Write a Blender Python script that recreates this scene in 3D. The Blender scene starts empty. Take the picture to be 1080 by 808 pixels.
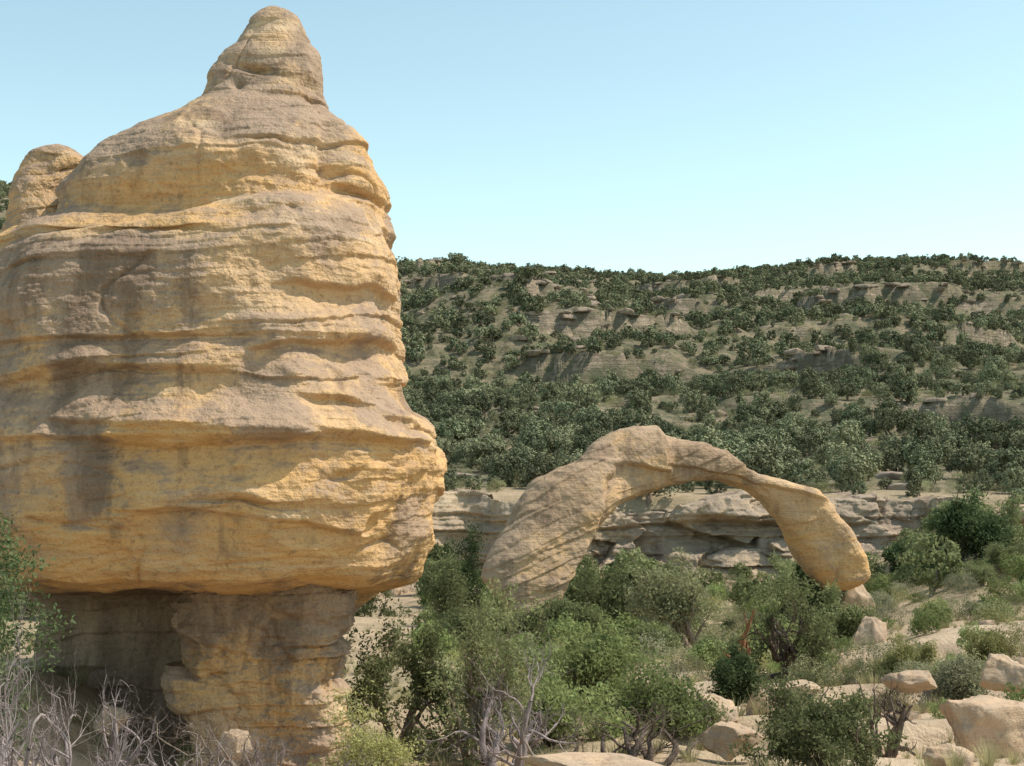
import bpy, bmesh, math, random, time
import numpy as np
from mathutils import Vector
T0=time.time()
random.seed(7); R=np.random.default_rng(7)
scene=bpy.context.scene
FP=1500.0; TH=math.radians(4.0)
def PW(px,py,Y):
    a=(px-540)/FP; b=(404-py)/FP
    dy=math.cos(TH)-b*math.sin(TH); dz=math.sin(TH)+b*math.cos(TH)
    return (a*Y/dy, Y, dz*Y/dy)
# ---------------------------------------------------------------- noise
def h3(ix,iy,iz,seed):
    with np.errstate(over='ignore'):
        h=(ix.astype(np.uint32)*np.uint32(73856093))^(iy.astype(np.uint32)*np.uint32(19349663))^(iz.astype(np.uint32)*np.uint32(83492791))^np.uint32((seed*7919+13)&0xffffffff)
        h=(h^(h>>np.uint32(13)))*np.uint32(1274126177); h=h^(h>>np.uint32(16)); h=h*np.uint32(2246822519); h=h^(h>>np.uint32(15))
    return h
def pn(x,y,z,seed=0):
    x,y,z=np.broadcast_arrays(np.asarray(x,float),np.asarray(y,float),np.asarray(z,float))
    fx=np.floor(x);fy=np.floor(y);fz=np.floor(z)
    ix=fx.astype(np.int64);iy=fy.astype(np.int64);iz=fz.astype(np.int64)
    x=x-fx;y=y-fy;z=z-fz
    u=x*x*x*(x*(x*6-15)+10);v=y*y*y*(y*(y*6-15)+10);w=z*z*z*(z*(z*6-15)+10)
    r=0
    for dx in(0,1):
        for dy in(0,1):
            for dz in(0,1):
                h=h3(ix+dx,iy+dy,iz+dz,seed)
                g=((h&np.uint32(1023))/511.5-1)*(x-dx)+(((h>>np.uint32(10))&np.uint32(1023))/511.5-1)*(y-dy)+(((h>>np.uint32(20))&np.uint32(1023))/511.5-1)*(z-dz)
                r=r+g*(u if dx else 1-u)*(v if dy else 1-v)*(w if dz else 1-w)
    return r*1.3
def fbm(x,y,z,o=4,seed=0,gain=.5):
    a=1;s=0
    for i in range(o):
        s=s+a*pn(x,y,z,seed+i*17);a*=gain
        x=x*2.03+5.1;y=y*2.03+1.7;z=z*2.03+3.3
    return s
def cell(x,y,z,seed=0):
    ix=np.floor(x).astype(np.int64);iy=np.floor(y).astype(np.int64);iz=np.floor(z).astype(np.int64)
    F1=np.full(x.shape,9.);F2=np.full(x.shape,9.);ID=np.zeros(x.shape)
    for dx in(-1,0,1):
        for dy in(-1,0,1):
            for dz in(-1,0,1):
                h=h3(ix+dx,iy+dy,iz+dz,seed)
                qx=ix+dx+(h&np.uint32(1023))/1023.;qy=iy+dy+((h>>np.uint32(10))&np.uint32(1023))/1023.;qz=iz+dz+((h>>np.uint32(20))&np.uint32(1023))/1023.
                d=np.sqrt((x-qx)**2+(y-qy)**2+(z-qz)**2)
                n=d<F1
                F2=np.where(n,F1,np.minimum(F2,d));ID=np.where(n,((h>>np.uint32(5))&np.uint32(4095))/4095.,ID);F1=np.where(n,d,F1)
    return F1,F2,ID
def ss(a,b,x):
    t=np.clip((x-a)/(b-a),0,1);return t*t*(3-2*t)
# ---------------------------------------------------------------- mesh util
def setattrs(me,attr):
    for k,v in attr.items():
        a=me.attributes.new(k,'FLOAT','POINT');a.data.foreach_set('value',np.asarray(v,dtype=np.float32))
def mk(name,V,Q,mats,mi=None,smooth=True,link=True,attr=None):
    me=bpy.data.meshes.new(name)
    V=np.asarray(V,dtype=np.float32);Q=np.asarray(Q,dtype=np.int32)
    me.vertices.add(len(V));me.vertices.foreach_set('co',V.ravel())
    me.loops.add(4*len(Q));me.loops.foreach_set('vertex_index',Q.ravel())
    me.polygons.add(len(Q));me.polygons.foreach_set('loop_start',np.arange(len(Q),dtype=np.int32)*4)
    for m in mats: me.materials.append(m)
    if mi is not None: me.polygons.foreach_set('material_index',np.asarray(mi,dtype=np.int32))
    me.polygons.foreach_set('use_smooth',np.full(len(Q),smooth) if np.isscalar(smooth) else smooth)
    me.update(calc_edges=True)
    if attr: setattrs(me,attr)
    ob=bpy.data.objects.new(name,me)
    if link: scene.collection.objects.link(ob)
    return ob
def gridq(nr,nc,wrap=False):
    r=np.arange(nr-1)[:,None];c=np.arange(nc if wrap else nc-1)[None,:]
    c2=(c+1)%nc
    return np.stack([r*nc+c,r*nc+c2,(r+1)*nc+c2,(r+1)*nc+c],-1).reshape(-1,4)
# ---------------------------------------------------------------- materials
def newmat(name):
    m=bpy.data.materials.new(name);m.use_nodes=True;nt=m.node_tree;nt.nodes.clear()
    return m,nt
def nd(nt,t,**k):
    n=nt.nodes.new(t)
    for a,b in k.items(): setattr(n,a,b)
    return n
def noise(nt,vec,scale,detail=6,rough=.55,dist=0):
    n=nd(nt,'ShaderNodeTexNoise');n.inputs['Scale'].default_value=scale;n.inputs['Detail'].default_value=detail
    n.inputs['Roughness'].default_value=rough;n.inputs['Distortion'].default_value=dist
    nt.links.new(vec,n.inputs['Vector']);return n.outputs['Fac']
def mapv(nt,vec,sc,rot=(0,0,0)):
    n=nd(nt,'ShaderNodeMapping');n.inputs['Scale'].default_value=sc;n.inputs['Rotation'].default_value=rot
    nt.links.new(vec,n.inputs['Vector']);return n.outputs['Vector']
def rng_(nt,v,a,b,c=0,d=1):
    n=nd(nt,'ShaderNodeMapRange');n.interpolation_type='SMOOTHSTEP'
    for i,q in zip((1,2,3,4),(a,b,c,d)): n.inputs[i].default_value=q
    nt.links.new(v,n.inputs[0]);return n.outputs[0]
def mth(nt,op,a,b=None,clamp=False):
    n=nd(nt,'ShaderNodeMath',operation=op,use_clamp=clamp)
    for i,q in enumerate((a,b)):
        if q is None: continue
        if isinstance(q,(int,float)): n.inputs[i].default_value=q
        else: nt.links.new(q,n.inputs[i])
    return n.outputs[0]
def mix(nt,f,a,b,mode='MIX'):
    n=nd(nt,'ShaderNodeMix',data_type='RGBA',blend_type=mode)
    for i,q in ((0,f),(6,a),(7,b)):
        if isinstance(q,tuple): n.inputs[i].default_value=(*q,1)
        elif isinstance(q,(int,float)): n.inputs[i].default_value=q
        else: nt.links.new(q,n.inputs[i])
    return n.outputs[2]
def finish(nt,col,rough,height=None,bs=.5,bd=.05):
    p=nd(nt,'ShaderNodeBsdfPrincipled');o=nd(nt,'ShaderNodeOutputMaterial')
    p.inputs['Roughness'].default_value=rough
    p.inputs['Specular IOR Level'].default_value=.1
    nt.links.new(col,p.inputs['Base Color'])
    if height is not None:
        b=nd(nt,'ShaderNodeBump');b.inputs['Strength'].default_value=bs;b.inputs['Distance'].default_value=bd
        nt.links.new(height,b.inputs['Height']);nt.links.new(b.outputs[0],p.inputs['Normal'])
    nt.links.new(p.outputs[0],o.inputs[0])
def rockmat(name,tan=(.54,.375,.23),gold=(.61,.37,.165),gray=(.31,.225,.17),dark=(.14,.095,.068),S=1.,grayamt=.5,bd=.05,pale=(.65,.50,.335),stf=.6):
    m,nt=newmat(name)
    tc=nd(nt,'ShaderNodeTexCoord');v=tc.outputs['Object']
    def at(n):
        a=nd(nt,'ShaderNodeAttribute');a.attribute_name=n;return a.outputs['Fac']
    st=noise(nt,mapv(nt,v,(.25*S,.25*S,2.*S),(.08,-.14,0)),1.,5,.6,.9)
    st2=noise(nt,mapv(nt,v,(.9*S,.9*S,13*S),(.05,-.17,0)),1.,3,.6,.5)
    patch=noise(nt,v,.9*S,6,.68,.4)
    streak=noise(nt,mapv(nt,v,(1.6*S,1.6*S,.2*S)),1.,5,.65,.3)
    fine=noise(nt,v,8*S,4,.7)
    speck=noise(nt,v,34*S,2,.7)
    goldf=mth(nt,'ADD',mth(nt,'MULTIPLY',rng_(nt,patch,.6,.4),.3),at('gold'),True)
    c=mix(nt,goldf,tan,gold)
    c=mix(nt,mth(nt,'MULTIPLY',rng_(nt,st,.54,.68),stf),c,pale)
    geo=nd(nt,'ShaderNodeNewGeometry');sn=nd(nt,'ShaderNodeSeparateXYZ');nt.links.new(geo.outputs['Normal'],sn.inputs[0])
    up=rng_(nt,sn.outputs[2],.0,.75,0,.12)
    gsrc=mth(nt,'ADD',mth(nt,'ADD',patch,up),mth(nt,'MULTIPLY',at('stain_shade'),.22))
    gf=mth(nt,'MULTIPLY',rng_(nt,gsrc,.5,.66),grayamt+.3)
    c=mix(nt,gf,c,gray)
    c=mix(nt,mth(nt,'MULTIPLY',rng_(nt,mth(nt,'ADD',streak,mth(nt,'MULTIPLY',at('stain_shade'),.12)),.54,.7),grayamt+.15),c,dark)
    c=mix(nt,mth(nt,'MULTIPLY',rng_(nt,st2,.6,.38),.28),c,gray)
    c=mix(nt,mth(nt,'MULTIPLY',rng_(nt,fine,.53,.7),.42),c,dark)
    c=mix(nt,mth(nt,'MULTIPLY',rng_(nt,speck,.56,.7),.4),c,dark)
    c=mix(nt,mth(nt,'MULTIPLY',rng_(nt,speck,.42,.25),.25),c,pale)
    hgt=mth(nt,'ADD',mth(nt,'MULTIPLY',fine,.6),mth(nt,'ADD',mth(nt,'MULTIPLY',st2,.35),mth(nt,'MULTIPLY',patch,.9)))
    hgt=mth(nt,'ADD',hgt,mth(nt,'MULTIPLY',speck,.14))
    finish(nt,c,.93,hgt,.9,bd)
    return m
M_hoo=rockmat('sandstone_hoodoo',bd=.08)
M_arch=rockmat('sandstone_arch_mat',tan=(.56,.385,.235),gray=(.33,.24,.175),S=.9,bd=.10,grayamt=.38,stf=.4)
M_cliff=rockmat('sandstone_cliff',tan=(.47,.355,.245),gold=(.49,.345,.21),gray=(.31,.245,.19),pale=(.56,.44,.31),S=.45,bd=.2,grayamt=.42)
M_bould=rockmat('sandstone_boulder',tan=(.54,.39,.265),gold=(.53,.345,.21),gray=(.37,.285,.215),S=1.3,bd=.04,grayamt=.35)
M_hrock=rockmat('hillside_rock_mat',tan=(.34,.265,.20),gold=(.39,.28,.19),gray=(.25,.205,.165),pale=(.44,.36,.27),S=.6,bd=.15,grayamt=.55)
def groundmat():
    m,nt=newmat('ground_soil')
    tc=nd(nt,'ShaderNodeTexCoord');v=tc.outputs['Object']
    a=nd(nt,'ShaderNodeAttribute');a.attribute_name='rock'
    hl=nd(nt,'ShaderNodeAttribute');hl.attribute_name='hill'
    n1=noise(nt,v,.06,4,.65);n2=noise(nt,v,.9,5,.7);n3=noise(nt,v,9,4,.7);n4=noise(nt,v,.35,6,.7)
    c=mix(nt,rng_(nt,n2,.4,.62),(.46,.345,.23),(.34,.255,.165))
    c=mix(nt,mth(nt,'MULTIPLY',rng_(nt,n1,.42,.6),.5),c,(.24,.205,.125))
    c=mix(nt,mth(nt,'MULTIPLY',rng_(nt,n4,.5,.66),.5),c,(.26,.22,.14))
    c=mix(nt,mth(nt,'MULTIPLY',rng_(nt,n3,.5,.7),.5),c,(.17,.13,.09))
    hc=mix(nt,rng_(nt,n4,.38,.62),(.125,.125,.075),(.25,.20,.135))
    c=mix(nt,hl.outputs['Fac'],c,hc)
    st=noise(nt,mapv(nt,v,(.12,.12,1.6)),1,6,.7,.6)
    rk=mix(nt,rng_(nt,st,.38,.6),(.19,.15,.115),(.38,.30,.22))
    rk=mix(nt,mth(nt,'MULTIPLY',rng_(nt,n4,.44,.56),.8),rk,(.15,.135,.09))
    rk=mix(nt,hl.outputs['Fac'],mix(nt,rng_(nt,st,.4,.6),(.36,.27,.19),(.50,.385,.27)),rk)
    f=rng_(nt,mth(nt,'ADD',a.outputs['Fac'],mth(nt,'MULTIPLY',mth(nt,'SUBTRACT',n4,.5),2.2)),.35,.6)
    c=mix(nt,f,c,rk)
    hg=mth(nt,'ADD',mth(nt,'ADD',n3,mth(nt,'MULTIPLY',n2,2.)),mth(nt,'MULTIPLY',mth(nt,'MULTIPLY',mth(nt,'ADD',n4,mth(nt,'MULTIPLY',st,.6)),hl.outputs['Fac']),16.))
    finish(nt,c,.95,hg,.8,.08)
    return m
M_ground=groundmat()
def leafmat(name,c1,c2,c3=None,tr=.3,sc=2.,vary=.5):
    m,nt=newmat(name)
    tc=nd(nt,'ShaderNodeTexCoord');oi=nd(nt,'ShaderNodeObjectInfo')
    n=noise(nt,tc.outputs['Object'],sc,2,.7)
    c=mix(nt,rng_(nt,n,.38,.62),c1,c2)
    if c3: c=mix(nt,mth(nt,'MULTIPLY',oi.outputs['Random'],vary),c,c3)
    br=nd(nt,'ShaderNodeHueSaturation')
    nt.links.new(c,br.inputs['Color'])
    nt.links.new(rng_(nt,mth(nt,'FRACT',mth(nt,'MULTIPLY',oi.outputs['Random'],7.3)),0,1,.65,1.3),br.inputs['Value'])
    o=nd(nt,'ShaderNodeOutputMaterial')
    d=nd(nt,'ShaderNodeBsdfDiffuse');nt.links.new(br.outputs[0],d.inputs['Color'])
    if tr<=0: nt.links.new(d.outputs[0],o.inputs[0]);return m
    t=nd(nt,'ShaderNodeBsdfTranslucent');ms=nd(nt,'ShaderNodeMixShader');ms.inputs[0].default_value=tr
    nt.links.new(br.outputs[0],t.inputs['Color'])
    nt.links.new(d.outputs[0],ms.inputs[1]);nt.links.new(t.outputs[0],ms.inputs[2]);nt.links.new(ms.outputs[0],o.inputs[0])
    return m
def barkmat(name,a,b):
    m,nt=newmat(name);tc=nd(nt,'ShaderNodeTexCoord');v=tc.outputs['Object']
    n=noise(nt,mapv(nt,v,(14,14,3)),1,3,.7)
    finish(nt,mix(nt,rng_(nt,n,.35,.65),a,b),.9,n,.6,.02);return m
L_far=leafmat('juniper_far_leaf',(.14,.16,.095),(.205,.225,.135),(.26,.255,.15),0,.9,.8)
L_jun=leafmat('juniper_leaf',(.155,.175,.075),(.24,.26,.12),(.24,.255,.13),.35,2.5,.5)
L_dark=leafmat('pinyon_leaf',(.08,.11,.05),(.13,.165,.075),None,.25,3)
L_oak=leafmat('oak_leaf',(.18,.23,.08),(.28,.34,.13),(.30,.32,.15),.4,2,.5)
L_sage=leafmat('sage_leaf',(.24,.24,.16),(.34,.33,.215),(.30,.295,.14),.3,3,.8)
L_yel=leafmat('rabbitbrush_leaf',(.30,.29,.12),(.38,.36,.15),None,.35,3)
L_grass=leafmat('dry_grass_blade',(.36,.31,.17),(.48,.41,.24),(.29,.29,.14),.3,1,.7)
B_brown=barkmat('juniper_bark',(.15,.11,.085),(.28,.22,.17))
B_gray=barkmat('dead_wood',(.19,.15,.145),(.35,.29,.28))
B_dark=barkmat('dark_bark',(.07,.05,.04),(.15,.115,.09))
B_red=barkmat('weathered_red_wood',(.18,.075,.035),(.34,.16,.085))
# ---------------------------------------------------------------- terrain
def I(x,t): 
    a=np.array(t,float);return np.interp(x,a[:,0],a[:,1])
def yc(x): return 84+5*pn(x*.045,3.3,0,5)+2.2*pn(x*.16,1.3,0,6)+np.clip((x-24)*.25,0,6)
def Hr(x,y):
    x=np.asarray(x,float);y=np.asarray(y,float)
    f1=I(y,[(-80,-1.7),(0,-1.7),(6,-2.4),(12,-3.15),(20,-3.7),(30,-4.4),(45,-5.2),(60,-5.9),(75,-6.1),(100,-5.6)])
    f2=I(y,[(80,-1.2),(100,.0),(125,2.2),(150,5),(200,12.5),(250,21),(320,35),(400,52),(480,68),(550,81),(590,84),(650,82),(1200,40)])
    u=x/np.maximum(y,20)
    fac=I(u,[(-.8,1.55),(-.36,1.43),(-.2,1.18),(-.08,1.03),(.04,1.0),(.107,.972),(.173,1.01),(.24,1.035),(.36,1.04),(.8,1.1)])
    f2=f2*(1+(fac-1)*ss(150,450,y))
    hn=fbm(x*.012,y*.012,0,5,31)
    f2=f2+hn*ss(110,300,y)*(1-.88*ss(430,560,y))*13
    f2=f2+10*np.exp(-((x-4)/24)**2-((y-300)/55)**2)
    f2=f2+fbm(x*.09,y*.09,0,3,41)*.9*ss(90,130,y)
    per=11.;q=f2/per+.5*pn(x*.011,y*.011,7,51)+.10*fbm(x*.06,y*.06,2,3,52);fr=q-np.floor(q)
    mk_=ss(-.08,.10,fbm(x*.02,y*.014,11,4,53))*ss(120,190,y)*(1-ss(520,560,y)*.6)
    f2=f2+4.8*mk_*(ss(.44,.475,fr)-fr)
    rock=mk_*ss(.42,.45,fr)*(1-ss(.475,.52,fr))
    kn=np.exp(-((x-8)/15)**2-((y-280)/50)**2)
    rock=np.maximum(rock,kn*(.0+1.0*ss(-.1,.4,fbm(x*.05,y*.05,0,3,54))))
    rr_=.7*ss(.36,.6,fbm(x*.035,y*.03,3,5,55))*ss(110,160,y)
    rock=np.maximum(rock,rr_)
    f2=f2+ss(.2,.6,rock)*(1.2*fbm(x*.22,y*.22,4,3,56)+.8*np.abs(fbm(x*.12,y*.12,4,2,57)))
    e=yc(x);t=ss(-.3,2.8,y-e)
    f1=f1+fbm(x*.1,y*.1,0,4,61)*.45*ss(6,20,y)+fbm(x*.6,y*.6,0,3,62)*.07
    f1=f1+1.1*ss(-4.2,-6.8,x)*ss(13,18,y)*(1-ss(26,38,y))
    f1=f1+ss(.2,.36,u)*ss(30,75,y)*2.6
    q=y*.16+.5*pn(x*.12,y*.12,0,63);fr=q-np.floor(q)
    lm=ss(.08,.16,u)*ss(14,18,y)*(1-ss(40,55,y))
    f1=f1+.55*lm*(ss(.4,.5,fr)-fr)
    rn=np.maximum(lm*ss(-.25,.15,fbm(x*.2,y*.2,5,4,64)),.7*ss(.3,.5,fbm(x*.07,y*.07,5,3,65)))
    z=f1*(1-t)+f2*t
    rock=np.where(t>.5,rock,rn)+ss(.1,.5,t)*(1-ss(.5,.9,t))
    return z,rock
def H(x,y): return Hr(x,y)[0]
ang=np.concatenate([np.linspace(-180,-36,50)[:-1],np.linspace(-36,36,800)[:-1],np.linspace(36,180,50)])
ang=np.radians(ang)
rr=np.concatenate([[.3,1,2,3],np.geomspace(4,60,260),np.linspace(60.5,105,110),np.geomspace(106,620,480),np.geomspace(630,1500,25)])
RR,AA=np.meshgrid(rr,ang,indexing='ij');X=RR*np.sin(AA);Y=RR*np.cos(AA)
Z,RK=Hr(X,Y)
ground=mk('ground',np.stack([X,Y,Z],-1).reshape(-1,3),gridq(len(rr),len(ang))[:,::-1],[M_ground],attr={'rock':RK.ravel(),'hill':ss(84,104,RR).ravel()})
print('ground',time.time()-T0)
# ---------------------------------------------------------------- rock displacement
def rockdisp(P,N,amp=1.,seed=0,dip=.12,S=1.,bed=1.,crack=1.,lump=1.,pits=.84,rgh=1.):
    x,y,z=P.T*S
    s=z-dip*x+.35*pn(x*.22,y*.22,z*.22,seed+1)+.08*fbm(x,y,z,3,seed+2)
    d=-.05+lump*(.24*fbm(x*.45,y*.45,z*.5,3,seed+3)-.16*np.abs(pn(x*.55,y*.55,z*.8,seed+4))*2+.06)
    for f,a,sd in((.55,.15,0),(1.25,.10,9),(3.6,.04,21),(8.,.014,27)):
        q=s*f+.35*pn(x*.3,y*.3,z*.3,seed+sd+5);k=np.floor(q);fr=q-k
        hh=h3(k.astype(np.int64),k.astype(np.int64)*0,k.astype(np.int64)*0,seed+sd)
        rv=(hh&np.uint32(1023))/1023.
        msk=ss(-.12,.38,pn(x*.42+k*3.1,y*.42,z*.2,seed+sd+6)+.3*pn(x*1.7+k*3.1,y*1.7,z,seed+sd+7))
        prof=(1-fr)**.8*ss(0,.07,fr)
        d=d+bed*a*(prof-.42)*msk*(.4+rv)
    d=d+.012*bed*pn(x*.8,y*.8,s*20,seed+30)*ss(.0,.35,pn(x*.6,y*.6,z,seed+31))
    d=d+.06*rgh*fbm(x*1.7,y*1.7,z*2.3,6,seed+32,.56)
    wx=.25*pn(x*1.3,y*1.3,z*1.3,seed+39)
    r1=1-np.abs(pn(x*.42+wx,y*.42,z*.8,seed+35))*16;d=d-.06*crack*np.clip(r1,0,1)**2*ss(.05,.3,pn(x*.4,y*.4,z*.4,seed+36))
    r1=1-np.abs(pn(x*1.1,y*1.1,z*.35+wx,seed+37))*12;d=d-.04*crack*np.clip(r1,0,1)**2*ss(.05,.3,pn(x*.5,y*.5,z*.5,seed+38))
    F1,_,ID=cell(x*1.6+wx,y*1.6,z*2.2+wx,seed+40)
    d=d-.10*np.clip(1-F1/.26,0,1)**.7*(ID>pits)
    F1,_,ID=cell(x*5,y*5,z*6,seed+41)
    d=d-.03*np.clip(1-F1/.4,0,1)*(ID>.6)*ss(.05,.3,pn(x*.7,y*.7,z*.9,seed+42))
    return P+N*(d*amp/S)[:,None]
def loft(name,tab,Y0,ry,mat,nr,na,front=None,cyoff=None,amp=1.,seed=0,pw=2.3,S=1.,dip=.12,bed=1.,crack=1.,lump=1.,attr=None,ampz=None,pits=.84,rgh=1.,extra=None):
    tab=np.array(tab,float)
    pys=np.linspace(tab[0,0],tab[-1,0],nr)
    xl=np.interp(pys,tab[:,0],tab[:,1]);xr=np.interp(pys,tab[:,0],tab[:,2])
    k=np.exp(-np.linspace(-2,2,5)**2);k/=k.sum()
    sm=lambda a:np.convolve(np.pad(a,2,mode='edge'),k,'valid')
    xl=sm(xl);xr=sm(xr)
    L=np.array([PW(a,b,Y0) for a,b in zip(xl,pys)]);Rr=np.array([PW(a,b,Y0) for a,b in zip(xr,pys)])
    cx=(L[:,0]+Rr[:,0])/2;rx=(Rr[:,0]-L[:,0])/2;z=L[:,2]
    ryv=I(pys,ry);cy=Y0+(I(pys,cyoff) if cyoff else 0*pys)
    a=np.linspace(0,1,na,endpoint=False);th=2*np.pi*a; th=th+.55*np.sin(th)
    th=th+np.pi/2
    c=np.cos(th);s=np.sin(th);f=(np.abs(c)**pw+np.abs(s)**pw)**(-1/pw)
    Xg=cx[:,None]+rx[:,None]*(c*f)[None];Yg=cy[:,None]+ryv[:,None]*(s*f)[None]
    Zg=np.repeat(z[:,None],na,1)
    dRx=np.gradient(Xg,axis=0);dRy=np.gradient(Yg,axis=0);dRz=np.gradient(Zg,axis=0)
    tx=np.roll(Xg,-1,1)-np.roll(Xg,1,1);ty=np.roll(Yg,-1,1)-np.roll(Yg,1,1)
    nx=ty*dRz;ny=-tx*dRz;nz=tx*dRy-ty*dRx
    ln=np.sqrt(nx**2+ny**2+nz**2)+1e-9
    nx,ny,nz=nx/ln,ny/ln,nz/ln
    sgn=np.sign((nx*(Xg-cx[:,None])+ny*(Yg-cy[:,None])).mean())or 1
    N=np.stack([nx*sgn,ny*sgn,nz*sgn],-1)
    N[...,2]*=.5
    pxg=540+(Xg/Y0)*FP
    if front is not None:
        eff=pys[:,None]+.19*(pxg-200)*ss(420,250,pys[:,None])
        off=I(eff,front)*np.clip(-s,0,1)[None]**.7
        Xg=Xg+N[...,0]*off;Yg=Yg+N[...,1]*off
    P=np.stack([Xg,Yg,Zg],-1).reshape(-1,3);N=N.reshape(-1,3)
    edge=ss(0,14,np.arange(nr))[:,None]*np.ones(na)[None]
    if ampz is not None: edge=edge*I(pys,ampz)[:,None]
    P2=rockdisp(P,N,amp,seed,dip,S,bed,crack,lump,pits,rgh)
    P=P+(P2-P)*edge.reshape(-1,1)
    if extra is not None:
        P=P+N*extra(pxg,np.repeat(pys[:,None],na,1),P.reshape(nr,na,3),np.clip(-s,0,1)[None]**.5).reshape(-1,1)
    Q=gridq(nr,na,True)
    at=None
    if attr:
        at={k:v.ravel() for k,v in attr(pxg,np.repeat(pys[:,None],na,1),P.reshape(nr,na,3)).items()}
    ob=mk(name,P,Q,[mat],attr=at);me=ob.data
    if me.polygons[len(Q)//2].normal.dot(Vector(N[Q[len(Q)//2][0]]))<0: me.flip_normals()
    return ob
D0=19.5
cap=[(14,292,294),(17,286,299),(21,279,309),(27,272,316),(36,266,321),(46,259,326),(55,251,331),(62,242,337),(70,233,341),(80,226,344),(92,221,348),(104,220,352),(113,217,357),(118,216,361),(123,208,364),(129,198,366),(134,184,369),(142,166,373),(152,142,379),(165,119,387),(180,98,397),(190,88,404),(200,81,407),(212,76,408),(220,74,402),(232,72,404),(245,60,411),(258,20,416),(275,-5,420),(300,-20,421),(330,-32,418),(352,-40,420),(360,-42,425),(395,-54,429),(402,-56,435),(428,-62,438),(436,-64,439),(444,-67,451),(455,-70,457),(480,-74,463),(495,-74,465),(503,-73,461),(540,-66,460),(570,-56,456),(598,-46,449),(612,-36,446),(619,-28,441),(625,-20,415),(632,-15,386),(645,-10,372),(665,-5,358),(700,-5,345),(760,-10,340),(800,-20,345),(830,-30,355)]
ryt=[(14,.02),(17,.13),(22,.22),(32,.34),(50,.48),(68,.60),(90,.72),(112,.80),(122,.9),(130,1.1),(150,1.5),(170,1.85),(200,2.2),(250,2.45),(270,2.75),(330,2.9),(400,3.0),(480,3.2),(520,3.15),(560,2.98),(590,2.8),(604,2.6),(613,2.3),(622,1.5),(630,.9),(645,.75),(700,.7),(760,.8),(830,1.2)]
cyo=[(14,-.3),(120,-.3),(200,0),(600,0),(613,.25),(630,1.4),(650,1.5),(760,1.4),(830,1.1)]
fr=[(0,0),(150,0),(180,.10),(200,.05),(235,-.18),(256,-.26),(264,.02),(300,.12),(375,.06),(379,-.04),(430,.02),(466,.12),(471,.0),(540,.05),(600,0),(850,0)]
def hextra(px,py,P,fr_):
    x,y,z=P[...,0],P[...,1],P[...,2]
    w=18*fbm(x*.6,y*.6,z*.6,3,821)
    l1=(px-(338+(py-110)*.42))+w
    d=-.16*np.exp(-(l1/9)**2)*ss(95,125,py)*ss(232,205,py)
    d=d+.14*ss(4,22,l1)*ss(120,160,py)*ss(226,216,py+w*.3)
    d=d-.16*np.exp(-((px-275+w*.3)/26)**2-((py-92-(px-275)*.25)/5)**2)
    d=d-.10*np.exp(-((px-262)/7)**2-((py-112)/6)**2)
    for (a,b,yy,sl,am) in((325,430,322,-.10,.12),(300,440,383,-.12,.15),(340,440,432,.16,.14),(165,460,473,-.02,.12),(120,330,452,.05,.07),(0,160,418,-.12,.10),(180,400,528,.10,.08)):
        t=py+w*.7-(yy+sl*(px-a))
        d=d+am*(ss(-46,-6,t)*ss(4,-3,t))*ss(a-10,a+25,px)*ss(b+25,b-10,px)-am*.45*ss(-2,4,t)*ss(40,8,t)*ss(a-10,a+25,px)*ss(b+25,b-10,px)
    return d*fr_
def hatt(px,py,P):
    x,y,z=P[...,0],P[...,1],P[...,2]
    n=fbm(x*.5,y*.5,z*.5,4,801);m=fbm(x*.25,y*.25,z*.5,3,802);py=py+m*50;px=px+n*50
    e=py+.19*(px-200)*ss(420,250,py)
    gold=.8*ss(440,500,py)*ss(-40,150,px)+.4*ss(-.1,.3,m)*ss(300,400,py)+.7*ss(188,205,e)*ss(262,245,e)+.3*ss(330,420,px)  # golden strata; the underside share also paints warm bounce light into the colour
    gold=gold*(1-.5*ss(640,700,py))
    st=np.exp(-((px-158-8*n)/17)**2)*ss(270,310,py)*ss(530,480,py)*2.1+ss(255,275,e)*ss(390,330,e)*ss(330,150,px)*1.2+.6*ss(330,420,py)*ss(520,470,py)*ss(150,40,px)+.5*ss(125,140,py)*ss(190,170,e)+1.4*ss(600,640,py)+.4*ss(560,600,py)*ss(640,620,py)*ss(250,100,px)+.8*np.exp(-((px-385)/25)**2-((py-235)/18)**2)+.4*ss(70,100,py)*ss(130,120,py)  # real streak and patina, plus shade painted under the cap and on the pedestal
    return {'gold':np.clip(gold,0,1),'stain_shade':np.clip(st+.6*n-.1,-.5,2.2)}
hoodoo=bpy.data.objects.new('hoodoo_rock',None);scene.collection.objects.link(hoodoo)
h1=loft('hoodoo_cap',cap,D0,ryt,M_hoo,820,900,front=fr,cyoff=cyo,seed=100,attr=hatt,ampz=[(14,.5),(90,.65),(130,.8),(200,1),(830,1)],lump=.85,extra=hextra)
def patt(px,py,P):
    n=fbm(P[...,0]*.8,P[...,1]*.8,P[...,2]*.8,4,811)
    return {'gold':np.clip(.45*ss(620,700,py)+n+.15,0,1),'stain_shade':np.clip(1.0*ss(730,650,py+60*n)+.6*n,-.3,1.2)}  # upper pillar darkened: the cap's shade is put into the colour
pil=[(596,200,366),(612,192,372),(622,186,380),(634,184,378),(640,190,372),(655,182,370),(668,190,366),(684,193,368),(700,191,363),(716,192,362),(730,216,364),(742,232,366),(752,238,366),(780,246,364),(800,252,362),(830,240,370)]
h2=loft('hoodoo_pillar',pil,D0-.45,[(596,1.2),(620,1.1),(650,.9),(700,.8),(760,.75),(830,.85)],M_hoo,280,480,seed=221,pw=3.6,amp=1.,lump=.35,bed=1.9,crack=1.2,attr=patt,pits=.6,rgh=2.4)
foot=[(700,176,250),(712,176,262),(740,182,268),(752,196,262),(790,205,262),(830,190,280)]
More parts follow.
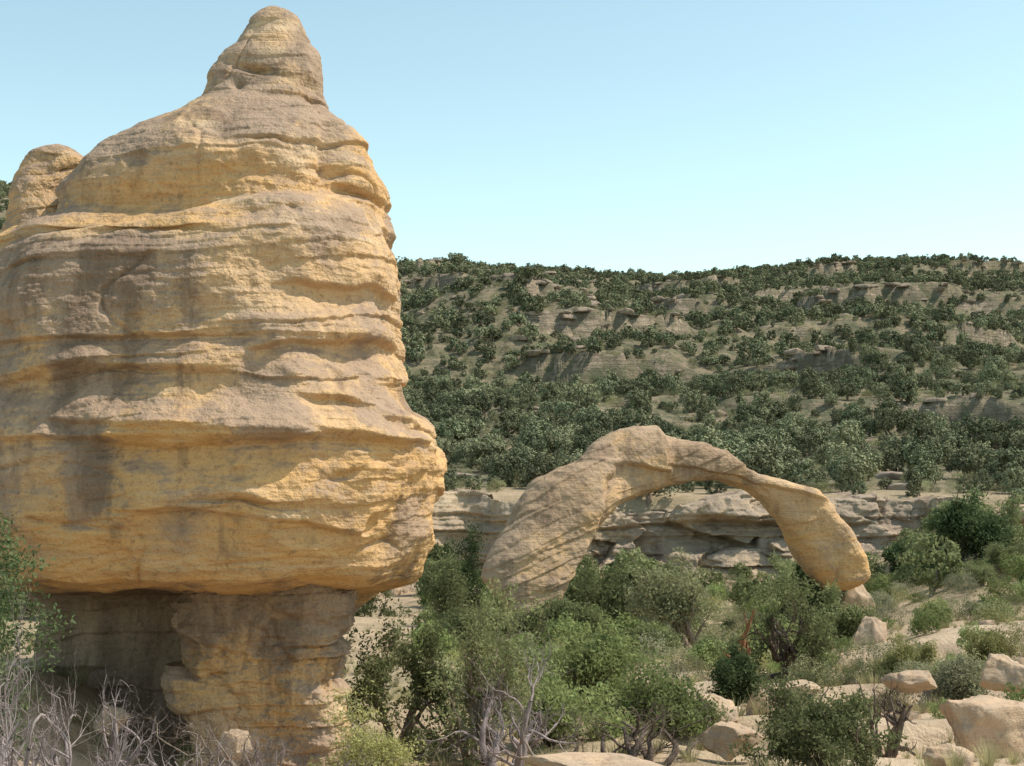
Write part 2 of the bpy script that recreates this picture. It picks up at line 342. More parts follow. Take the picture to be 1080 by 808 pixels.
h4=loft('hoodoo_foot_slab',foot,D0-.7,[(700,.3),(712,.5),(750,.5),(830,.6)],M_hoo,120,240,seed=230,pw=3.,amp=.8,attr=patt,rgh=1.5)
knob=[(152,58,62),(155,48,72),(160,40,80),(168,33,86),(180,25,91),(190,20,88),(205,15,80),(222,11,82),(240,7,86),(256,4,92),(280,-4,110),(320,-10,120)]
h3o=loft('hoodoo_side_knob',knob,D0-.3,[(152,.02),(156,.15),(164,.3),(200,.55),(250,.7),(280,.9),(320,1.)],M_hoo,220,300,seed=300,amp=.8,attr=lambda px,py,P:{'gold':.5+0*px,'stain_shade':np.clip(fbm(P[...,0],P[...,1],P[...,2],3,812),-.3,1)},rgh=1.5)
pt=[(120,193,196),(122,188,201),(128,185,207),(134,187,208),(142,185,214)]
h5=loft('hoodoo_top_pebble',pt,D0-.6,[(120,.02),(122,.08),(128,.15),(142,.2)],M_hoo,30,80,seed=320,amp=.2)
for o in(h1,h2,h3o,h4,h5):o.parent=hoodoo
print('hoodoo',time.time()-T0)
# ---------------------------------------------------------------- arch
outer=[(553,668),(524,630),(507,608),(514,582),(530,554),(545,528),(558,505),(586,490),(612,479),(622,468),(642,458),(664,451),(690,451),(700,463),(738,468),(765,478),(798,498),(830,505),(860,515),(882,535),(902,562),(914,588),(917,604),(908,617),(900,621)]
inner=[(580,668),(582,650),(588,633),(600,610),(610,593),(620,578),(630,565),(640,552),(652,540),(662,532),(672,527),(684,521),(698,517),(715,513),(738,510),(760,511),(784,519),(802,531),(818,548),(828,565),(838,584),(847,600),(856,612),(864,619),(872,622)]
def arch():
    n=len(outer);t=np.linspace(0,1,n);m=600;tt=np.linspace(0,1,m)
    o=np.array([PW(a,b,1) for a,b in outer]);i_=np.array([PW(a,b,1) for a,b in inner])
    Yd=46+5.5*t
    o=o*Yd[:,None];i_=i_*Yd[:,None]
    def cr(a):
        k=np.exp(-np.linspace(-2,2,11)**2);k/=k.sum()
        return np.stack([np.convolve(np.pad(np.interp(tt,t,a[:,j]),5,mode='edge'),k,'valid') for j in range(3)],1)
    o=cr(o);i_=cr(i_);c=(o+i_)/2;w=(o-i_)/2;hw=np.linalg.norm(w,axis=1)
    wd=w/hw[:,None]
    dep=np.interp(tt,[0,.1,.3,.45,.6,.8,.93,1],[.8,1.2,1.25,.85,.7,.85,1.0,.7])
    bn=np.array([.12,-1,0.]);bn/=np.linalg.norm(bn)
    na=320;th=np.linspace(0,2*np.pi,na,endpoint=False);cc=np.cos(th);s=np.sin(th);pw=3.2
    f=(np.abs(cc)**pw+np.abs(s)**pw)**(-1/pw)
    P=c[:,None]+w[:,None]*(cc*f)[None,:,None]+bn[None,None]*dep[:,None,None]*(s*f)[None,:,None]
    N=wd[:,None]*cc[None,:,None]+bn[None,None]*s[None,:,None]
    P=P.reshape(-1,3);N=N.reshape(-1,3)
    x,y,z=P.T
    P2=rockdisp(P,N,.8,404,.45,.6,1.1,.3,.35,.9,.9)
    px=540+x/y*FP;py=509-z/y*FP
    fr_=np.clip(bn@N.T,0,1)
    w_=10*fbm(x*.5,y*.5,z*.5,4,9)
    e1=(px-648)*.9+(py-500)*.35+w_
    blk=ss(4,-4,e1)*ss(484,492,py+w_*.4)
    P2=P2+(N*((.36*blk-.06)*fr_)[:,None])
    e2=py-489-(px-640)*.1+w_*.5
    P2=P2+N*(.28*ss(3,-3,e2)*ss(600,612,px)*ss(712,700,px)*fr_)[:,None]
    e3=py-(488+(px-700)*.22)+w_*.6
    P2=P2+N*(.18*ss(2,-2,e3)*ss(690,720,px)*fr_)[:,None]
    n=fbm(x*.4,y*.4,z*.4,4,851)
    st=ss(512,478,py)*.8+.5*ss(620,560,px)+n+.4*ss(-4,10,e1)*ss(700,660,px)  # grey weathering and noise; last term paints shade on the left leg's inner side
    gold=np.clip(.7*ss(790,830,px)*ss(530,570,py)+.4*n+.15,0,1)  # right-leg gold is reflected warm light put into the colour; rest is stone tone
    ob=mk('sandstone_arch',P2,gridq(m,na,True),[M_arch],attr={'gold':gold,'stain_shade':np.clip(st,-.3,1.2)})
    me=ob.data;q=me.polygons[len(me.polygons)//2]
    if q.normal.dot(Vector(N[q.vertices[0]]))<0: me.flip_normals()
arch()
# ---------------------------------------------------------------- cliff
def cliff(name,x0,x1,zb,zt,oy,seed,nx,nz,lean=.25,A=1.):
    xs=np.linspace(x0,x1,nx);t=np.linspace(0,1,nz)
    Xg,Tg=np.meshgrid(xs,t)
    top=zt+1.9*pn(Xg*.07,0,seed,seed)+.8*pn(Xg*.25,0,seed,seed+1)
    endf=ss(x0,x0+8,Xg)*ss(x1,x1-8,Xg);top=zb+(top-zb)*(.1+.9*endf)
    fz=np.clip(Tg/.75,0,1);Zg=zb+(top-zb)*fz;back=np.clip((Tg-.75)/.25,0,1)
    Yg=yc(Xg)+oy+(Zg-zb)*lean+back*4.5+2.6*pn(Xg*.1,seed,0,seed+2)+1.3*pn(Xg*.25,seed,0,seed+12)
    Zg=Zg+back*.25
    u=Xg;v=Zg
    s=v+.6*pn(u*.07,v*.1,0,seed+3)+.12*fbm(u*.5,v*.5,0,3,seed+13)
    d=0
    for f,a in((.42,1.7),(1.0,.6),(3.1,.16)):
        q=s*f+.3*pn(u*.12,0,3,seed+4);k=np.floor(q);fr_=q-k
        d=d+a*((1-fr_)**.8*ss(0,.12,fr_)-.4)*ss(-.25,.3,pn(u*.1+k*5,0,k,seed+5))
    wu=u+1.2*fbm(u*.4,v*.4,0,2,seed+15)
    F1,F2,ID=cell(wu*.2,Yg*.08,s*.3,seed+6)
    d=d+(ID-.5)*2.1
    F1,F2,ID=cell(wu*.8,Yg*.3,s*1.3,seed+7)
    d=d+((ID-.5)*.45-.08*np.clip(1-(F2-F1)/.09,0,1))*ss(-.2,.2,pn(u*.15,v*.3,0,seed+16))
    d=d+.6*fbm(u*.35,Yg*.35,v*.5,6,seed+8,.55)
    d=d*A
    Yg=Yg-d*(1-.6*back);Zg=Zg+d*.35*ss(.6,.8,Tg)
    n=fbm(u*.1,Yg*.1,v*.2,3,seed+9)
    mk(name,np.stack([Xg,Yg,Zg],-1).reshape(-1,3),gridq(nz,nx),[M_cliff],attr={'gold':np.clip(n,0,1).ravel(),'stain_shade':np.clip(n*1.5,-.4,1).ravel()})
cliff('rock_cliff',-40,68,-7,-1.2,-1.3,500,1300,160)
cliff('rock_ledge',2,30,-7.2,-3.6,-4.8,540,500,90,.9,.7)
cliff('rock_ledge',40,75,-6,-1.9,-4.,580,400,90,.6,.9)
cliff('rock_ledge',-16,-1,-7,-2.6,-6.,560,260,90,.5,.9)
print('cliff',time.time()-T0)
# ---------------------------------------------------------------- boulders
def boulder(name,seed,sub=5,link=True,flat=.7,mat=None,boxy=0.):
    r=np.random.default_rng(seed);bm=bmesh.new();bmesh.ops.create_icosphere(bm,subdivisions=sub,radius=1)
    me=bpy.data.meshes.new(name);bm.to_mesh(me);bm.free()
    V=np.empty(len(me.vertices)*3,np.float32);me.vertices.foreach_get('co',V);V=V.reshape(-1,3).astype(float)
    ax=[(1,0,0),(-1,0,0),(0,1,0),(0,-1,0),(0,0,1),(0,0,-1)]
    for k in range(13):
        n=r.normal(size=3);h=r.uniform(.42,.75)
        if boxy and k<6: n=np.array(ax[k])*1.+r.normal(size=3)*(.13 if boxy>=1 else .33);h=r.uniform(.4,.6) if boxy>=1 else r.uniform(.48,.7)
        n/=np.linalg.norm(n)
        dd=V@n-h;V=V-np.clip(dd,0,None)[:,None]*n*.93
    V[:,2]*=flat;V*=np.array([r.uniform(.95,1.35)*(1+boxy*.6),r.uniform(.8,1.1),1])
    N=V/np.linalg.norm(V,axis=1)[:,None]
    d=.13*fbm(*(V*1.5).T,6,seed,.55)+.03*pn(V[:,0]*1,V[:,1],V[:,2]*8,seed+3)
    V=V+N*d[:,None]
    me.vertices.foreach_set('co',V.astype(np.float32).ravel())
    me.polygons.foreach_set('use_smooth',np.ones(len(me.polygons),bool));me.materials.append(mat or M_bould);me.update()
    ob=bpy.data.objects.new(name,me)
    if link: scene.collection.objects.link(ob)
    return ob
EX=[]
def putb(px,d,wpx,hpx,seed,py=None,rz=0,yw=1.,name='sandstone_boulder',boxy=.2):
    x,y,z=PW(px,500,d);zg=float(H(x,y));EX.append((x,y,wpx/FP*d*.6))
    if py is not None: zg=PW(px,py,d)[2]
    b=boulder(name,seed,boxy=boxy);w=wpx/FP*d/2;h=hpx/FP*d
    b.scale=(w/1.0,w*yw/1.0,h*1.1);b.location=(x,y,zg+h*.22);b.rotation_euler=(0,0,rz);return b
putb(912,44.5,60,60,11,py=690,yw=1.1,boxy=0)
putb(1052,21,130,60,12,py=783,rz=.3,yw=.7)
putb(1055,25,60,34,13,py=722)
putb(757,22,52,34,14,py=760,boxy=0)
putb(802,24,30,26,15,py=752,boxy=0)
putb(632,13.5,200,24,16,py=812,yw=.7,boxy=0)
putb(830,23,60,22,17,py=738,rz=.5)
putb(1000,19,60,26,18,py=806,boxy=0)
putb(120,17.3,50,26,20,py=770,boxy=0)
putb(255,16.8,40,30,21,py=795,rz=1)
putb(955,26,46,18,22,py=722)
putb(1075,33,44,30,23,py=722,boxy=0)
putb(770,19,60,32,25,py=790,rz=.8)
putb(893,52.5,60,84,31,py=668,yw=.8,boxy=0)
# ---------------------------------------------------------------- plants
class Acc:
    def __init__(s): s.V=[];s.Q=[];s.M=[];s.n=0
    def add(s,V,Q,m):
        s.V.append(V);s.Q.append(Q+s.n);s.M.append(np.full(len(Q),m));s.n+=len(V)
    def out(s,name,mats,link=True):
        mi=np.concatenate(s.M);return mk(name,np.concatenate(s.V),np.concatenate(s.Q),mats,mi,smooth=(mi==0),link=link)
def tube(A,pts,rad,ns=5,m=0):
    pts=np.array(pts);k=len(pts);t=np.gradient(pts,axis=0);t/=np.linalg.norm(t,axis=1)[:,None]+1e-9
    ref=np.array([.3,.9,.31]);a=np.cross(t,ref);a/=np.linalg.norm(a,axis=1)[:,None]+1e-9;b=np.cross(t,a)
    th=np.linspace(0,2*np.pi,ns,endpoint=False)
    V=pts[:,None]+np.array(rad)[:,None,None]*(a[:,None]*np.cos(th)[None,:,None]+b[:,None]*np.sin(th)[None,:,None])
    A.add(V.reshape(-1,3),gridq(k,ns,True),m)
def leaves(A,C,size,m,asp=.5,out=None,r=R,ob=.0):
    n=len(C);u=r.normal(size=(n,3))
    if out is not None:
        nn=out*ob+r.normal(size=(n,3))*.6;nn/=np.linalg.norm(nn,axis=1)[:,None];u=np.cross(u,nn)
        u/=np.linalg.norm(u,axis=1)[:,None];v=np.cross(nn,u)
    else:
        u/=np.linalg.norm(u,axis=1)[:,None];v=np.cross(u,r.normal(size=(n,3)));v/=np.linalg.norm(v,axis=1)[:,None]
    sz=size*r.uniform(.6,1.4,n)[:,None];u=u*sz;v=v*sz*asp
    V=np.stack([C-u,C+v*.9-u*.1,C+u,C-v*.9+u*.1],1).reshape(-1,3)
    A.add(V,np.arange(4*n).reshape(-1,4),m)
def grow(A,tips,p,d,L,r0,dep,mx,r,up=.1,wig=.28,nch=(3,5),spread=.9,ns=5,lr=.62,rk=.6):
    n=6;pts=[p];dd=d;rad=[r0]
    for i in range(n):
        dd=dd+r.normal(size=3)*wig+np.array([0,0,up]);dd/=np.linalg.norm(dd)
        p=p+dd*L/n;pts.append(p);rad.append(r0*(1-.6*(i+1)/n))
    tube(A,pts,rad,max(3,ns-dep),0)
    if dep>=mx:
        tips.append(pts[-1]);tips.append(pts[-3]);return
    k=r.integers(nch[0],nch[1]+1)
    for j in range(k):
        i=int(np.clip(round(r.uniform(.3,1)*n),1,n));q=r.normal(size=3);q-=q.dot(dd)*dd;q/=np.linalg.norm(q)
        nd_=dd+q*spread*r.uniform(.6,1.3);nd_/=np.linalg.norm(nd_)
        grow(A,tips,pts[i],nd_,L*lr*r.uniform(.75,1.2),rad[i]*rk,dep+1,mx,r,up,wig,nch,spread,ns,lr,rk)
    if dep<mx: 
        tips.append(pts[-1])
def plant(name,seed,h,w,mats,stems=4,mx=3,leafn=40,leafs=.045,clump=.13,r0=.05,dead=.15,up=.06,asp=.45,link=True,wig=.28,nch=(3,5),lean=.6,ns=6,rk=.6):
    r=np.random.default_rng(seed);A=Acc();tips=[]
    base=np.array([0,0,-.15])
    for s in range(stems):
        a=2*np.pi*(s+r.uniform(0,.8))/stems
        d=np.array([math.cos(a)*lean,math.sin(a)*lean,1.]);d/=np.linalg.norm(d)
        st=base+np.array([math.cos(a),math.sin(a),0])*.05
        grow(A,tips,st,d,1.*r.uniform(.75,1.15),r0/max(h,w)*1.6,0,mx,r,up,wig,nch,.9,ns,.62,rk)
    T=np.array(tips)
    s=np.array([w/max(1e-3,(np.percentile(T[:,0],98)-np.percentile(T[:,0],2))),w/max(1e-3,(np.percentile(T[:,1],98)-np.percentile(T[:,1],2))),h/max(1e-3,(np.percentile(T[:,2],99)+.0))])
    A.V=[v*s for v in A.V];T=T*s
    if leafn>0:
        keep=r.random(len(T))>dead;T=T[keep]
        per=r.integers(int(leafn*.5),int(leafn*1.5),len(T))
        C=np.repeat(T,per,0)+r.normal(size=(per.sum(),3))*clump*np.array([1,1,.75])
        C=C[C[:,2]>.02]
        leaves(A,C,leafs,1,asp,r=r)
    ob=A.out(name,mats,link);return ob
def crown(name,seed,mats,ncl=60,nl=16,ls=.2,shape=(1.,1.,1.1),link=False,zc=1.05,trunk=True,low=-.75,asp=.7,cs=.26,lp=.5):
    r=np.random.default_rng(seed);A=Acc()
    if trunk:
        for s in range(2):
            d=np.array([r.normal()*.2,r.normal()*.2,1.]);pts=[np.array([r.normal()*.08,0,-.3])+d*t*1.2 for t in np.linspace(0,1,6)]
            tube(A,pts,np.linspace(.11,.04,6),5,0)
    else: tube(A,[np.array([0,0,-.1]),np.array([0,0,.1]),np.array([.02,0,.3])],[.03,.02,.01],4,0)
    D=r.normal(size=(ncl,3));D/=np.linalg.norm(D,axis=1)[:,None];D=D[D[:,2]>low]
    rad=r.uniform(.45,1.,len(D))**.6;lump=1+lp*pn(D[:,0]*1.3,D[:,1]*1.3,D[:,2]*1.3+seed,seed)
    C=D*(rad*lump)[:,None]*np.array(shape)
    Cr=np.repeat(C,nl,0);o=r.normal(size=Cr.shape);o/=np.linalg.norm(o,axis=1)[:,None]
    P=Cr+o*r.uniform(.3,1,len(o))[:,None]**.5*cs*np.repeat(r.uniform(.6,1.3,len(C)),nl)[:,None]
    P[:,2]+=zc;out=o*.6+(P-np.array([0,0,zc]))*.6;k=P[:,2]>.03
    leaves(A,P[k],ls,1,asp,out=out[k],r=r,ob=1.)
    return A.out(name,mats,link)
def coll(name,obs):
    c=bpy.data.collections.new(name)
    for o in obs:c.objects.link(o)
    return c
def scatter(name,P,sc,coll_,seed=1,rzr=6.283):
    r=np.random.default_rng(seed);n=len(P);me=bpy.data.meshes.new(name);me.vertices.add(n);me.vertices.foreach_set('co',np.asarray(P,np.float32).ravel())
    for k,v,t in(('sc',sc,'FLOAT'),('rz',r.uniform(-rzr/2,rzr/2,n),'FLOAT')):
        a=me.attributes.new(k,t,'POINT');a.data.foreach_set('value',np.asarray(v,np.float32))
    a=me.attributes.new('idx','INT','POINT');a.data.foreach_set('value',r.integers(0,len(coll_.objects),n).astype(np.int32))
    me.update();ob=bpy.data.objects.new(name,me);scene.collection.objects.link(ob)
    g=bpy.data.node_groups.new(name+'_nodes','GeometryNodeTree')
    g.interface.new_socket('Geometry',in_out='INPUT',socket_type='NodeSocketGeometry');g.interface.new_socket('Geometry',in_out='OUTPUT',socket_type='NodeSocketGeometry')
    N=g.nodes;Lk=g.links
    gi=N.new('NodeGroupInput');go=N.new('NodeGroupOutput');ci=N.new('GeometryNodeCollectionInfo');ip=N.new('GeometryNodeInstanceOnPoints')
    ci.inputs['Collection'].default_value=coll_;ci.inputs['Separate Children'].default_value=True;ci.inputs['Reset Children'].default_value=True
    def na(nm,t):
        q=N.new('GeometryNodeInputNamedAttribute');q.data_type=t;q.inputs['Name'].default_value=nm;return q.outputs[0]
    cx=N.new('ShaderNodeCombineXYZ');Lk.new(na('rz','FLOAT'),cx.inputs[2])
    Lk.new(gi.outputs[0],ip.inputs['Points']);Lk.new(ci.outputs[0],ip.inputs['Instance']);ip.inputs['Pick Instance'].default_value=True
    Lk.new(na('idx','INT'),ip.inputs['Instance Index']);Lk.new(cx.outputs[0],ip.inputs['Rotation']);Lk.new(na('sc','FLOAT'),ip.inputs['Scale'])
    Lk.new(ip.outputs[0],go.inputs[0])
    md=ob.modifiers.new('scatter','NODES');md.node_group=g
    return ob
def put(ob,px,d,sink=0):
    x,y,_=PW(px,500,d);ob.location=(x,y,float(H(x,y))-sink);ob.rotation_euler=(0,0,random.uniform(0,6.28));return ob
def hgt(px,top,d):
    x,y,z=PW(px,top,d);return z-float(H(x,y))
def tree(name,px,d,top,wpx,seed,mats,**k):
    x,y,_=PW(px,500,d);EX.append((x,y,wpx/FP*d*.5))
    h=hgt(px,top,d);ob=plant(name,seed,h,wpx/FP*d,mats,**k);return put(ob,px,d)
J=[B_brown,L_jun];O=[B_dark,L_oak];G=[B_gray,L_sage];DW=[B_gray,L_jun];DD=[B_dark,L_dark]
tree('juniper_tree',505,19.5,632,130,1,J,stems=5,mx=3,leafn=24,leafs=.032,clump=.075,dead=.42,nch=(3,5),r0=.1)
tree('juniper_tree',420,20.5,650,100,2,J,stems=4,mx=3,leafn=30,leafs=.033,clump=.085,dead=.3,nch=(3,5),r0=.08)
tree('juniper_shrub',405,16.5,742,90,3,[B_gray,L_yel],stems=6,mx=3,leafn=20,leafs=.02,clump=.06,dead=.25,nch=(3,4),r0=.04)
tree('oak_shrub',635,24,662,100,4,O,stems=6,mx=3,leafn=14,leafs=.042,clump=.13,dead=.3,nch=(3,5))
tree('oak_shrub',705,22,700,100,5,O,stems=6,mx=3,leafn=12,leafs=.04,clump=.12,dead=.35,nch=(3,5))
tree('oak_shrub',580,21,712,90,6,O,stems=5,mx=3,leafn=12,leafs=.038,clump=.11,dead=.35,nch=(3,5))
tree('juniper_tree',842,30,610,105,7,[B_dark,L_jun],stems=2,mx=4,leafn=16,leafs=.045,clump=.11,dead=.3,r0=.2,lean=.3,nch=(3,4),wig=.33)
tree('dead_tree',781,29,642,36,71,[B_red,L_dark],stems=2,mx=2,leafn=0,r0=.2,nch=(1,2),lean=.1,wig=.12)
tree('pinyon_sapling',777,26,692,32,8,DD,stems=5,mx=3,leafn=40,leafs=.03,clump=.07,dead=0,lean=.3)
tree('juniper_tree',862,18,722,120,9,J,stems=5,mx=3,leafn=24,leafs=.03,clump=.07,dead=.25,nch=(3,5),r0=.07)
tree('juniper_tree',735,44,596,66,10,[B_brown,L_sage],stems=3,mx=3,leafn=24,leafs=.06,clump=.17,dead=.15,nch=(3,5),r0=.16)
tree('juniper_tree',884,46,622,44,72,J,stems=3,mx=3,leafn=24,leafs=.055,clump=.14,dead=.1,nch=(3,5),r0=.12)
tree('dead_snag',930,20.5,688,60,11,DD,stems=3,mx=4,leafn=0,r0=.10,nch=(2,4),lean=.45,wig=.35)
tree('dead_shrub',535,18.5,660,140,12,DW,stems=6,mx=4,leafn=0,r0=.07,nch=(3,4),lean=.8,wig=.3)
tree('dead_shrub',680,18.5,740,160,13,[B_dark,L_dark],stems=7,mx=4,leafn=0,r0=.06,nch=(2,4),lean=1.,wig=.3)
tree('dead_shrub',590,17,745,120,14,J,stems=6,mx=4,leafn=0,r0=.05,nch=(2,4),lean=.9,wig=.3)
tree('juniper_tree',-28,13.5,540,120,15,DD,stems=4,mx=3,leafn=30,leafs=.026,clump=.08,dead=.35,nch=(3,5),r0=.09)
for i,(px,d,top,w) in enumerate([(5,11.5,600,150),(50,12.5,700,190),(140,13,738,220),(245,13,742,210),(325,13.5,752,170),(20,10.5,720,180),(190,11.5,770,240),(100,14.5,700,160)]):
    tree('dead_shrub',px,d,top,w,20+i,[B_brown,L_dark] if i in(3,) else DW,stems=7,mx=4 if i in(0,1,3,4) else 3,leafn=0,r0=.06,nch=(3,4),lean=1.1,wig=.36,rk=.55)
tree('juniper_tree',1012,68,530,60,30,DD,stems=4,mx=3,leafn=36,leafs=.09,clump=.22,dead=.1,nch=(3,5),r0=.2,lean=.35)
tree('juniper_tree',1052,62,598,50,31,J,stems=4,mx=3,leafn=26,leafs=.08,clump=.2,dead=.1,nch=(3,5),r0=.15,lean=.35)
tree('juniper_tree',970,72,575,46,33,DD,stems=4,mx=3,leafn=30,leafs=.09,clump=.2,dead=.1,nch=(3,5),r0=.15,lean=.35)
tree('rabbitbrush',1040,34,668,40,32,[B_gray,L_yel],stems=7,mx=3,leafn=24,leafs=.03,clump=.08,dead=0)
tree('rabbitbrush',948,32,680,50,33,[B_gray,L_yel],stems=7,mx=3,leafn=24,leafs=.03,clump=.08,dead=0)
tree('rabbitbrush',1010,27,700,46,34,G,stems=7,mx=3,leafn=24,leafs=.03,clump=.08,dead=0)
for i,(px,d,top,w) in enumerate([(470,52,590,50),(475,40,650,60),(690,40,665,50),(560,42,648,44),(602,43,636,50),(640,55,590,50),(490,60,560,46),(815,58,600,50)]):
    tree('juniper_tree',px,d,top,w,40+i,J if i!=6 else DD,stems=4,mx=3,leafn=24,leafs=.055,clump=.15,dead=.15,nch=(3,5),r0=.1)
print('plants',time.time()-T0)
VW=list(zip(range(40,49),(.8,1,1.1,1.35,.7,.95,1.5,.85,1.2),(1,1.2,.9,.75,1.25,1,.6,1.1,.85)))
C_far=coll('far_junipers',[crown('juniper_far',s,[B_brown,L_far],60,13,.14,(w,1,1.0*v),cs=.24) for s,v,w in VW])
C_near=coll('near_slope_junipers',[crown('juniper_slope',s+100,[B_brown,L_far],95,30,.075,(w,1,1.0*v),cs=.22,lp=.55) for s,v,w in VW])
C_mid=coll('mid_junipers',[crown('juniper_mid',s,[B_brown,L_jun],110,28,.07,(1,1,v),cs=.2) for s,v in zip(range(50,54),(.95,1.1,.85,1.2))]+[crown('pinyon_mid',55,DD,120,26,.07,(.85,.85,1.2),cs=.2)]
 +[plant('juniper_open',90+s,2.0,2.0,[B_brown,L_jun],stems=3,mx=3,leafn=22,leafs=.06,clump=.14,dead=.2,nch=(3,4),r0=.09,link=False) for s in range(3)])
C_sage=coll('sagebrush',[crown('sage',s,G,50,24,.055,(1,1,.7),trunk=False,zc=.5,cs=.25,asp=.4) for s in(60,61,62)])
C_shr=coll('shrubs',[crown('sage_bush',s,G,70,28,.045,(1,1,.75),trunk=False,zc=.5,cs=.25,asp=.4) for s in(60,61,62)]+[crown('oak_bush',s,O,80,24,.06,(1,1,.8),trunk=False,zc=.65,cs=.24) for s in(63,64)]+[crown('yellow_bush',65,[B_gray,L_yel],60,28,.045,(1,1,.7),trunk=False,zc=.5,cs=.24,asp=.35)]+[plant('twiggy_bush',95,1.2,1.5,DW,stems=7,mx=3,leafn=6,leafs=.04,clump=.1,dead=.5,nch=(3,4),r0=.03,link=False)])
C_rock=coll('loose_rocks',[boulder('rock_piece',s,4,False,.6,boxy=.3) for s in range(70,75)])
C_hrock=coll('hill_rocks',[boulder('hill_rock_piece',s,3,False,.45,M_hrock,boxy=1.) for s in range(75,81)]+[boulder('hill_rock_piece',s,3,False,.6,M_hrock,boxy=.6) for s in range(81,83)])
def tuft(s):
    r=np.random.default_rng(s);A=Acc();n=60;a=r.uniform(0,6.28,n);b=np.stack([np.cos(a),np.sin(a),0*a],1)*r.uniform(0,.09,n)[:,None]
    l=r.uniform(.12,.3,n)[:,None];d=np.stack([np.cos(a)*.5,np.sin(a)*.5,1+0*a],1)+r.normal(size=(n,3))*.2
    w=np.stack([-np.sin(a),np.cos(a),0*a],1)*.005
    t=b+d*l;V=np.stack([b-w,b+w,t+w*.3,t-w*.3],1).reshape(-1,3);A.add(V,np.arange(4*n).reshape(-1,4),0)
    return A.out('grass_tuft',[L_grass],False)
C_gr=coll('grass_tufts',[tuft(s) for s in(80,81,82)])
def pts(n,y0,y1,amax,seed):
    r=np.random.default_rng(seed);y=np.sqrt(r.uniform(y0**2,y1**2,n));u=r.uniform(-amax,amax,n);return u*y,y,r
def jit(sp,y0,y1,amax,seed,j=.8):
    r=np.random.default_rng(seed);xs=np.arange(-y1*amax,y1*amax,sp);ys=np.arange(y0,y1,sp);x,y=np.meshgrid(xs,ys);x=x+(np.arange(len(ys))%2*sp/2)[:,None]
    x=(x+r.uniform(-.5,.5,x.shape)*sp*j).ravel();y=(y+r.uniform(-.5,.5,y.shape)*sp*j).ravel();k=np.abs(x)<y*amax
    return x[k],y[k],r
def clear(x,y):
    k=np.ones(len(x),bool)
    for a,b,c in EX:
        if b<60: k&=(x-a)**2+(y-b)**2>(c+.35)**2
    return k
x,y,r=jit(2.8,86,650,.48,1,1.5)
z,rk=Hr(x,y)
den=.62+.38*ss(-.4,.1,fbm(x*.03,y*.03,9,5,91));den=np.maximum(den,ss(150,125,y)*.9)*(1-.25*ss(230,140,y)*ss(120,140,y))
e=yc(x)
k=(r.random(len(x))<den*.93*(1-.5*ss(.35,.8,rk)))&(y>e+1.4)
x,y,z=x[k],y[k],z[k]
s=(.4+1.1*r.random(len(x))**1.4)*(1+.05*ss(300,500,y))
k=y<230;P_=np.stack([x,y,z-.1],1)
scatter('juniper_forest',P_[k],s[k],C_near,2);scatter('juniper_forest',P_[~k],s[~k],C_far,22)
print('forest',len(x))
x,y,r=pts(9000,88,330,.5,3);z,rk=Hr(x,y);k=(y>yc(x)+2)&(r.random(len(x))<1-.6*ss(.3,.8,rk));x,y,z=x[k],y[k],z[k]
scatter('hillside_shrubs',np.stack([x,y,z-.05],1),r.uniform(.3,.8,len(x)),C_sage,4)
x,y,r=pts(60000,92,560,.48,5);z,rk=Hr(x,y);k=(y>yc(x)+2)&(r.random(len(x))<.05+.95*ss(.4,.85,rk));x,y,z=x[k],y[k],z[k]
scatter('hillside_rocks',np.stack([x,y,z],1),r.uniform(.1,1.,len(x))**2.6*1.6+.2,C_hrock,6,1.2)
x,y,r=pts(2200,26,83,.55,7);z=H(x,y);u=x/y
k=(y<yc(x)-2)&(r.random(len(x))<np.where((u>.1)&(y<42),.6,1))&~((np.abs(y-45)<3.0)&(u>.2)&(u<.28))&(u>-.06)&clear(x,y)
x,y,z=x[k],y[k],z[k]
scatter('canyon_shrubs',np.stack([x,y,z-.03],1),r.uniform(.2,.75,len(x)),C_shr,8)
x,y,r=jit(3.3,53,84,.55,9,1.2);z=H(x,y);u=x/y;k=(y<yc(x)-2.)&(r.random(len(x))<.62+.3*(y>74))&clear(x,y);x,y,z=x[k],y[k],z[k]
sc=(.4+.85*r.random(len(x))**1.5)*(1+.35*ss(72,78,y))
scatter('canyon_junipers',np.stack([x,y,z-.05],1),sc,C_mid,10)
x,y,r=pts(44,31,42,.4,11);z=H(x,y);k=(x/y<.17)&(x/y>.0)&clear(x,y);x,y,z=x[k],y[k],z[k]
scatter('canyon_junipers',np.stack([x,y,z-.05],1),r.uniform(.3,.5,len(x)),C_mid,12)
x,y,r=pts(60,21,30,.4,19);z=H(x,y);k=(x/y<.42)&(x/y>.1)&clear(x,y);x,y,z=x[k],y[k],z[k]
scatter('foreground_shrubs',np.stack([x,y,z-.03],1),r.uniform(.2,.42,len(x)),C_shr,20)
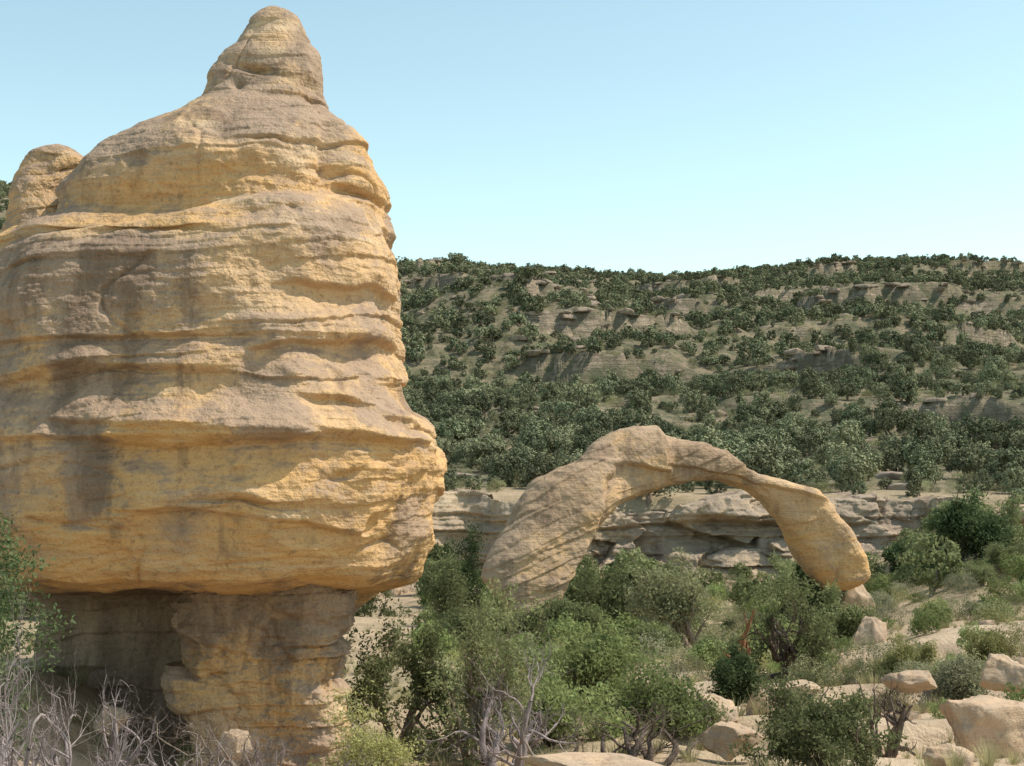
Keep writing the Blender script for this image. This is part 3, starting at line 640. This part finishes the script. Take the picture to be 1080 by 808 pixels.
x,y,r=pts(1300,10,84,.5,13);z,rk=Hr(x,y);k=(r.random(len(x))<.2+.8*ss(.2,.6,rk))&(y<yc(x));x,y,z=x[k],y[k],z[k]
scatter('ground_rocks',np.stack([x,y,z],1),r.uniform(.05,.45,len(x))**1.6+.03,C_rock,14)
x,y,r=pts(900,70,86,.5,15);k=np.abs(y-(yc(x)-3))<3;x,y=x[k],y[k];z=H(x,y)
scatter('cliff_talus_rocks',np.stack([x,y,z],1),r.uniform(.2,1.1,len(x)),C_rock,16)
x,y,r=pts(2200,9,50,.5,17);z=H(x,y)
scatter('dry_grass',np.stack([x,y,z-.02],1),r.uniform(.5,1.2,len(x)),C_gr,18)
print('scatter',time.time()-T0)
# ---------------------------------------------------------------- light, sky, camera
tosun=Vector((.56,.02,.83)).normalized()
el=math.asin(tosun.z);az=math.atan2(tosun.x,tosun.y)
sd=bpy.data.lights.new('sun','SUN');sd.energy=5.;sd.angle=math.radians(.5);sd.color=(1,.93,.82)
so=bpy.data.objects.new('sun',sd);so.rotation_euler=tosun.to_track_quat('Z','Y').to_euler();scene.collection.objects.link(so)
w=bpy.data.worlds.new('World');scene.world=w;w.use_nodes=True;nt=w.node_tree;nt.nodes.clear()
sk=nt.nodes.new('ShaderNodeTexSky');sk.sky_type='NISHITA';sk.sun_disc=False;sk.sun_elevation=el;sk.sun_rotation=az;sk.air_density=1.;sk.dust_density=1.5;sk.ozone_density=1.;sk.altitude=1200
bg=nt.nodes.new('ShaderNodeBackground');bg.inputs[1].default_value=.15;ow=nt.nodes.new('ShaderNodeOutputWorld')
tn=mix(nt,1.,sk.outputs[0],(2.0,1.95,1.42),'MULTIPLY')
nt.links.new(tn,bg.inputs[0]);nt.links.new(bg.outputs[0],ow.inputs[0])
cd=bpy.data.cameras.new('camera');cd.lens=50;cd.sensor_width=36;cd.clip_end=4000;cd.clip_start=.1
co=bpy.data.objects.new('camera',cd);co.rotation_euler=(math.radians(90)+TH,0,0);scene.collection.objects.link(co);scene.camera=co
scene.view_settings.view_transform='Standard';scene.view_settings.look='None';scene.view_settings.exposure=0
print('done',time.time()-T0)
